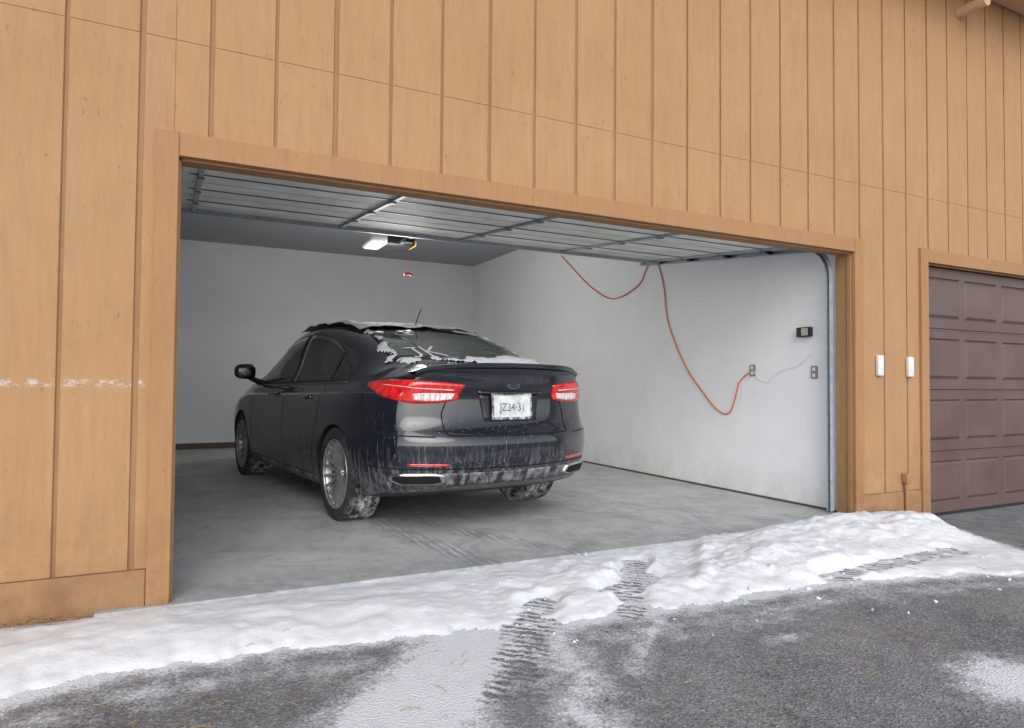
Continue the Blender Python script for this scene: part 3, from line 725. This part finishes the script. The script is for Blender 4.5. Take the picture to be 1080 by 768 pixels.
def ray(o,d):
    h=BV.ray_cast(Vector(o),Vector(d))
    return (h[0],h[1]) if h[0] is not None else None
def pj_side(sg): 
    return lambda a_,b_: ray((sg*2.5,a_,b_),(-sg,0,0))
pj_top=lambda a_,b_: ray((a_,b_,3),(0,0,-1))
pj_rear=lambda a_,b_: ray((a_,-2,b_),(0,1,0))
def pj_cyl(a_,b_):
    th=math.radians(a_); d=Vector((math.sin(th),-math.cos(th),0)); o=Vector((0,.9,b_))+d*3; return ray(o,-d)
def resamp(P,n_):
    P=[Vector((p[0],p[1])) for p in P]; s_=[0]
    for a_,b_ in zip(P[:-1],P[1:]): s_.append(s_[-1]+(b_-a_).length)
    return [(float(np.interp(s_[-1]*i/n_,s_,[p.x for p in P])),float(np.interp(s_[-1]*i/n_,s_,[p.y for p in P]))) for i in range(n_+1)]
def patch(name,A,B,pj,off,mat,parent=CAR,nu=24,nv=8,skirt=True,mirror=False,bulge=0,**pr):
    A=resamp(A,nu);B=resamp(B,nu); vs=[]; nr=[]
    for j in range(nv+1):
        t=j/nv
        for i in range(nu+1):
            a_=A[i][0]*(1-t)+B[i][0]*t; b_=A[i][1]*(1-t)+B[i][1]*t
            h=pj(a_,b_)
            if h is None:
                vs.append(None); nr.append(None); continue
            s1=max(0,math.sin(math.pi*t))*max(0,math.sin(math.pi*i/nu))
            vs.append(h[0]+h[1]*(off+bulge*s1**.5)); nr.append(h[1])
    if all(v is None for v in vs): print('PATCH FAIL',name); return None
    for i,v in enumerate(vs):
        if v is None:
            k=min((j for j in range(len(vs)) if vs[j] is not None),key=lambda j:abs(j-i)); vs[i]=vs[k].copy(); nr[i]=nr[k]
    fs=[]; m_=nu+1
    for j in range(nv):
        for i in range(nu): fs.append((j*m_+i,j*m_+i+1,(j+1)*m_+i+1,(j+1)*m_+i))
    if skirt:
        loop=[i for i in range(nu+1)]+[j*m_+nu for j in range(1,nv+1)]+[nv*m_+i for i in range(nu-1,-1,-1)]+[j*m_ for j in range(nv-1,0,-1)]
        b0=len(vs)
        for l in loop: vs.append(vs[l]-nr[l]*(off+.004))
        for k in range(len(loop)):
            k2=(k+1)%len(loop); fs.append((loop[k],loop[k2],b0+k2,b0+k))
    if mirror: vs=[Vector((-v.x,v.y,v.z)) for v in vs]
    ob=mk(name,vs,fs,mat,parent,True,**pr)
    bmx=bmesh.new(); bmx.from_mesh(ob.data); bmesh.ops.recalc_face_normals(bmx,faces=bmx.faces[:])
    bmx.to_mesh(ob.data); bmx.free()
    return ob
def line(name,pts,pj,wd=.006,off=.0012,mat=None,parent=CAR,n_=30):
    P=resamp(pts,n_); A=[];B=[]
    for i in range(len(P)):
        a_=Vector(P[max(0,i-1)]);b_=Vector(P[min(len(P)-1,i+1)]); t=(b_-a_).normalized(); nn_=Vector((-t.y,t.x))*wd/2
        if pj is pj_cyl: nn_=Vector((0,wd/2))
        A.append((P[i][0]+nn_.x,P[i][1]+nn_.y)); B.append((P[i][0]-nn_.x,P[i][1]-nn_.y))
    return patch(name,A,B,pj,off,mat or M_gap,parent,n_,1,False)
topc=[(1.02,1.035),(1.15,1.12),(1.4,1.245),(1.8,1.37),(2.3,1.425),(2.8,1.405),(3.12,1.32),(3.4,1.165),(3.58,1.03)]
botc=[(.98,1.022),(1.5,1.012),(2.5,.995),(3.6,.985)]
def tb(lo,hi,ins=0):
    T_=pchip([p[0] for p in topc],[p[1] for p in topc]); B_=pchip([p[0] for p in botc],[p[1] for p in botc])
    yy=np.linspace(lo,hi,14); return [(float(y),B_(y)+ins) for y in yy],[(float(y),max(T_(y)-ins,B_(y)+ins+.002)) for y in yy]
for sg in (-1,1):
    pj=pj_side(sg)
    A,B=tb(.99,3.60,-.014); patch('window_surround',A,B,pj,.002,M_black,nu=50,nv=10)
    for lo,hi in ((1.06,1.34),(1.37,2.34),(2.42,3.50)):
        A,B=tb(lo,hi,.006); patch('side_window',A,B,pj,.006,M_glass,nu=26,nv=8)
    A=[(.99,.998),(1.5,.988),(2.5,.971),(3.6,.961)]; B=[(a_,b_+.008) for a_,b_ in A]; patch('window_trim',A,B,pj,.006,M_embr,nu=40,nv=1)
    line('door_gap',[(1.42,1.0),(1.40,.90),(1.46,.70),(1.52,.45),(1.56,.28)],pj)
    line('door_gap',[(2.38,.98),(2.39,.7),(2.37,.28)],pj)
    line('door_gap',[(3.47,.96),(3.46,.7),(3.44,.28)],pj)
    line('door_gap',[(1.56,.28),(2.5,.265),(3.44,.28)],pj)
    line('bumper_gap',[(.62,.93),(.60,.80),(.66,.70)],pj)
    for y in (1.62,2.58):
        A=[(y,.868),(y+.10,.862),(y+.20,.868)]; B=[(y,.890),(y+.10,.895),(y+.20,.890)]; patch('door_handle',A,B,pj,.012,M_paint,nu=10,nv=4,bulge=.02)
    A=[(1.48,.20),(3.48,.20)]; B=[(1.48,.265),(3.48,.265)]; patch('rocker_trim',A,B,pj,.006,M_trimblk,nu=20,nv=3)
line('fuel_flap_gap',[(.92,.80),(1.06,.80),(1.06,.93),(.92,.93),(.92,.80)],pj_side(1),.004)
def arc(x0,x1,ym,dy,n_=14): return [(x0+(x1-x0)*i/n_, ym+dy*(2*i/n_-1)**2) for i in range(n_+1)]
patch('rear_window_surround',arc(-.63,.63,.50,.13),arc(-.535,.535,1.47,-.02),pj_top,.002,M_black,nu=40,nv=14)
patch('rear_window',arc(-.60,.60,.535,.12),arc(-.505,.505,1.43,-.02),pj_top,.006,M_rglass,nu=40,nv=14)
patch('windshield',arc(-.55,.55,3.02,-.05),arc(-.62,.62,3.72,-.22),pj_top,.005,M_glass,nu=30,nv=10)
for k in range(9):
    t=(k+1.2)/10.5; yv=.56+t*.84
    line('defroster_line',arc(-.55+.05*t,.55-.05*t,yv,.10*(1-t)),pj_top,.0022,.0068,M_defr)
for mir in (False,True):
    A=[(28,.890),(36,.868),(46,.866),(57,.905),(66,.950),(72,.978)]; B=[(24.5,.992),(34,1.008),(45,1.020),(57,1.024),(66,1.014),(72,1.000)]
    tl=patch('tail_lamp',A,B,pj_cyl,.006,M_red2,nu=30,nv=8,mirror=mir,bulge=.014)
    A=[(30.5,.895),(37,.884),(42,.884),(45.5,.892)]; B=[(29.0,.940),(36,.943),(42,.945),(46,.936)]
    l2=patch('lamp_reflector',A,B,pj_cyl,.0205,M_lensw,parent=CAR,nu=16,nv=4,mirror=mir)
    A=[(29.5,.962),(40,.970),(54,.980),(60,.982)]; B=[(29.5,.965),(40,.973),(54,.984),(60,.985)]
    l3=patch('lamp_strip',A,B,pj_cyl,.0215,M_lensw,parent=CAR,nu=16,nv=1,mirror=mir)
    for o in (l2,l3): o.parent=tl
    A=[(31,.462),(46,.470)]; B=[(31,.478),(46,.484)]; patch('bumper_reflector',A,B,pj_cyl,.007,M_red2,nu=12,nv=2,mirror=mir)
    A=[(32,.362),(36,.345),(50,.348),(54,.378)]; B=[(33,.412),(37,.420),(50,.420),(54,.405)]
    ex=patch('exhaust_tip',A,B,pj_cyl,.018,M_chrome,nu=16,nv=4,mirror=mir)
    A=[(34,.366),(37.5,.356),(49,.358),(52,.378)]; B=[(34.8,.402),(38,.410),(49,.410),(52,.400)]
    ex2=patch('exhaust_opening',A,B,pj_cyl,.0205,M_gap,nu=16,nv=4,mirror=mir,skirt=False); ex2.parent=ex
patch('rear_diffuser',[(-.48,.335),(.48,.335)],[(-.53,.415),(.53,.415)],pj_rear,.005,M_trimblk,nu=30,nv=6)
line('bumper_crease',[(-66,.452),(-40,.445),(0,.44),(40,.445),(66,.452)],pj_cyl,.008,.002)
line('trunk_gap',[(-.50,.69),(-.49,.66),(0,.652),(.49,.66),(.50,.69)],pj_rear,.009,.002,n_=40)
for s2 in (-1,1): 
    line('trunk_gap',[(s2*.50,.68),(s2*.505,.80),(s2*.47,.89)],pj_rear,.008,.002)
line('bumper_gap',[(-68,.70),(-55,.665),(-36,.652)],pj_cyl,.007,.002); line('bumper_gap',[(68,.70),(55,.665),(36,.652)],pj_cyl,.007,.002)
def lip():
    vs=[];fs=[];n_=40
    for i in range(n_+1):
        x=-.68+1.36*i/n_; h=ray((x,.16+.22*abs(x/.7)**2.6,3),(0,0,-1))[0]
        k=1-abs(x/.70)**6
        y0_=.27*abs(x/.8)**2.5
        vs+=[(x,y0_+.18,h.z-.003),(x,y0_+.09,h.z+.010*k),(x,y0_+.012,h.z+.022*k),(x,y0_+.008,h.z+.012*k),(x,y0_+.045,h.z-.024)]
    for i in range(n_):
        for k in range(4): fs.append((i*5+k,(i+1)*5+k,(i+1)*5+k+1,i*5+k+1))
    return mk('trunk_spoiler',vs,fs,M_paint,CAR,True)
lip()
patch('plate_recess',[(-.215,.748),(.215,.748)],[(-.25,.930),(.25,.930)],pj_rear,.003,M_recess,nu=16,nv=6)
patch('trunk_handle',[(-.26,.932),(.26,.932)],[(-.27,.950),(.27,.950)],pj_rear,.010,M_paint,nu=16,nv=3,bulge=.010)
hp=ray((0,-2,.84),(0,1,0))[0]
mb=MB(); Mp=Matrix.Translation((0,hp.y-.018,.845))@Matrix.Rotation(math.radians(-4),4,'X')
mb.bbox(-.166,.166,-.006,.004,-.090,.090,.003); mb.v=[tuple(Mp@Vector(v)) for v in mb.v]; fr=mb.ob('licence_plate_frame',M_pframe,CAR)
mb=MB(); mb.bbox(-.150,.150,-.0095,-.0065,-.074,.074,.001); mb.v=[tuple(Mp@Vector(v)) for v in mb.v]; mb.ob('licence_plate',M_plate,CAR)
def text(name,s_,size,Mx,mat,parent,extr=.0006):
    cu=bpy.data.curves.new(name,'FONT'); cu.body=s_; cu.size=size; cu.extrude=extr; cu.align_x='CENTER'; cu.align_y='CENTER'
    o=bpy.data.objects.new(name,cu); col.objects.link(o); bpy.context.view_layer.update()
    me_=bpy.data.meshes.new_from_object(o.evaluated_get(bpy.context.evaluated_depsgraph_get())); bpy.data.objects.remove(o,do_unlink=True)
    me_.transform(Mx); me_.materials.clear(); me_.materials.append(mat)
    o=bpy.data.objects.new(name,me_); col.objects.link(o); o.parent=parent; return o
text('plate_lettering','JZ34·31',.078,Mp@Matrix.Translation((0,-.0105,-.008))@Matrix.Rotation(math.radians(90),4,'X')@Matrix.Scale(.86,4,(1,0,0)),M_ptext,CAR)
he=ray((0,-2,.985),(0,1,0))[0]
for nm,rx,rz,dy,mt in (('emblem_ring',.050,.020,.004,M_embr),('emblem',.045,.016,.0055,M_emb)):
    vs=[];ns=28
    for yy in (he.y+.01,he.y-dy):
        for k in range(ns): th=2*math.pi*k/ns; vs.append((rx*math.cos(th),yy,.985+rz*math.sin(th)))
    fs=[(k,(k+1)%ns,ns+(k+1)%ns,ns+k) for k in range(ns)]+[tuple(range(ns,2*ns))]
    mk(nm,vs,fs,mt,CAR)
M_stick,_,_=new('white_sticker',(.8,.8,.8),.6)
for pts in ([(-.47,.82),(-.38,.82)],[(-.41,.82),(-.41,.64),(-.44,.60),(-.48,.62)],[(-.34,.84),(-.34,.60)],[(-.23,.84),(-.33,.71)],[(-.32,.72),(-.22,.60)]):
    line('sticker_letter_stroke',pts,pj_top,.022,.0105,M_stick,CAR,8)
hb=ray((0,1.60,3),(0,0,-1))[0]
mb=MB(); vs,fs=tube([hb,hb+Vector((0,-.06,.08)),hb+Vector((0,-.13,.16))],.0045,6,3); mb.add(vs,fs); mb.bbox(-.02,.02,hb.y-.03,hb.y+.05,hb.z-.01,hb.z+.02,.006); mb.ob('antenna',M_black,CAR,True)
for sg in (-1,1):
    bmx=bmesh.new(); bmesh.ops.create_uvsphere(bmx,u_segments=20,v_segments=14,radius=1)
    for v in bmx.verts:
        c_=v.co; f=lambda t:math.copysign(abs(t)**.6,t)
        v.co=Vector((sg*1.02+f(c_.x)*.10,3.28+(f(c_.y)*.09 if c_.y>0 else c_.y*.03),1.10+f(c_.z)*.075*(1-.1*c_.x*sg)))
    me_=bpy.data.meshes.new('side_mirror'); bmx.to_mesh(me_); bmx.free(); me_.materials.append(M_paint)
    for p in me_.polygons: p.use_smooth=True
    o=bpy.data.objects.new('side_mirror',me_); col.objects.link(o); o.parent=CAR
    vs,fs=tube([(sg*.82,3.34,.985),(sg*.90,3.33,1.01),(sg*.98,3.31,1.05)],.030,8); mk('mirror_arm',vs,fs,M_black,o,True)
def lathe(prof,seg=64,close=False):
    vs=[];fs=[];n_=len(prof)
    for k in range(seg):
        th=2*math.pi*k/seg
        for (x,r) in prof: vs.append((x,r*math.cos(th),r*math.sin(th)))
    for k in range(seg):
        k2=(k+1)%seg
        for i in range(n_-1 if not close else n_):
            i2=(i+1)%n_; fs.append((k*n_+i,k*n_+i2,k2*n_+i2,k2*n_+i))
    return vs,fs
def make_wheel(sg,cx_,cy_,steer=0):
    Mw=Matrix.Translation((cx_,cy_,WZ))@Matrix.Rotation(steer,4,'Z')@Matrix.Scale(sg,4,(1,0,0))
    def fin(mb,name,mat,parent,sm=True):
        mb.v=[tuple(Mw@Vector(v)) for v in mb.v]
        o=mb.ob(name,mat,None,sm); o.parent=parent
        bmx=bmesh.new(); bmx.from_mesh(o.data); bmesh.ops.recalc_face_normals(bmx,faces=bmx.faces[:]); bmx.to_mesh(o.data); bmx.free(); return o
    mb=MB(); vs,fs=lathe([(-.04,.02),(-.04,.222),(-.025,.222),(-.025,.02)],48,True); mb.add(vs,fs); vs,fs=lathe([(-.1,.001),(.02,.001),(.02,.07),(-.1,.07)],24,True); mb.add(vs,fs)
    wh=fin(mb,'wheel',M_black,CAR)
    mb=MB(); pr=[(-.105,.238),(-.118,.262),(-.120,.295),(-.112,.318),(-.098,.331)]
    for g in (-.06,-.02,.02,.06): pr+=[(g-.006,.3345),(g-.004,.326),(g+.004,.326),(g+.006,.3345)]
    pr+=[(.098,.331),(.112,.318),(.120,.295),(.118,.262),(.105,.238)]
    vs,fs=lathe(pr,72,True); mb.add(vs,fs)
    for k in range(72):
        Rk=Matrix.Rotation(2*math.pi*k/72,4,'X')
        for s3 in (-1,1): mb.box(s3*.098-.014,s3*.098+.014,-.009,.009,.318,.3345,0,Rk)
    fin(mb,'tyre',M_tyre,wh,False)
    mb=MB(); vs,fs=lathe([(-.10,.240),(-.10,.229),(.055,.226),(.085,.232),(.098,.238),(.112,.242),(.116,.250),(.108,.254),(.095,.2445)],72,True); mb.add(vs,fs)
    vs,fs=lathe([(.04,.001),(.082,.001),(.086,.03),(.080,.055),(.065,.062),(.04,.062)],36,True); mb.add(vs,fs)
    for k in range(18):
        Rk=Matrix.Rotation(2*math.pi*k/18,4,'X')
        w0,w1=.0065,.0105
        vv=[]
        for (r,hx,wd) in ((.050,.078,w0),(.14,.088,w0*1.15),(.20,.098,w1),(.240,.110,w1*1.3)):
            vv+=[(hx,-wd,r),(hx,wd,r),(hx-.026,wd*.8,r),(hx-.026,-wd*.8,r)]
        ff=[]
        for j in range(3):
            for q_ in range(4): ff.append((j*4+q_,j*4+(q_+1)%4,(j+1)*4+(q_+1)%4,(j+1)*4+q_))
        ff+=[(0,1,2,3),(12,13,14,15)]
        mb.add([Rk@Vector(v) for v in vv],ff)
    fin(mb,'rim',M_alloy,wh,False)
for cy_ in AX:
    for sg in (-1,1): make_wheel(sg,sg*.785,cy_)
def carsnow(name,x0,x1,y0,y1,fn,st=.018):
    xs_=np.arange(x0,x1,st); ys_=np.arange(y0,y1,st); idx={};vs=[];fs=[]
    for j,y in enumerate(ys_):
        for i,x in enumerate(xs_):
            t=fn(float(x),float(y))
            if t>-.004:
                h=pj_top(float(x),float(y))
                if h is None or h[1].z<.5: continue
                idx[(i,j)]=len(vs); vs.append(h[0]+Vector((0,0,t+.0075 if t>0 else .005+t)))
    for (i,j) in idx:
        q4=[(i,j),(i+1,j),(i+1,j+1),(i,j+1)]
        if all(k in idx for k in q4): fs.append(tuple(idx[k] for k in q4))
    return mk(name,vs,fs,M_snow2,CAR,True)
def f_roof(x,y):
    n_=fbm(x*4,y*4,7,5); edge=min((.60-abs(x))/.05,(y-1.38)/.07,(3.0-y)/.1,1)
    return (.020+.024*n_+.014*ss(.35,.56,abs(x)))*1.0 if edge>.3 else -.02+.02*edge+.006*n_
carsnow('roof_snow',-.63,.63,1.31,3.1,f_roof)
def f_deck(x,y):
    n_=fbm(x*5,y*5,3,5); yb=.48+.15*(x/.6)**2
    d=abs(y-yb); return .013+.024*n_-d*.15-.010*(x<-.1)*(1)+.010*ss(.1,.6,x)
carsnow('deck_snow',-.68,.68,.28,.80,f_deck,.014)
def f_pill(x,y):
    n_=fbm(x*6,y*6,9,5); xe=.60-.095*(y-.55)/.9
    return .006+.022*n_-abs(abs(x)-xe)*.32
carsnow('window_edge_snow',-.68,-.2,.60,1.45,f_pill,.014); carsnow('window_edge_snow',.2,.68,.60,1.45,f_pill,.014)
for o in bpy.data.objects:
    for k in ('_w','_local'):
        if k in o: del o[k]
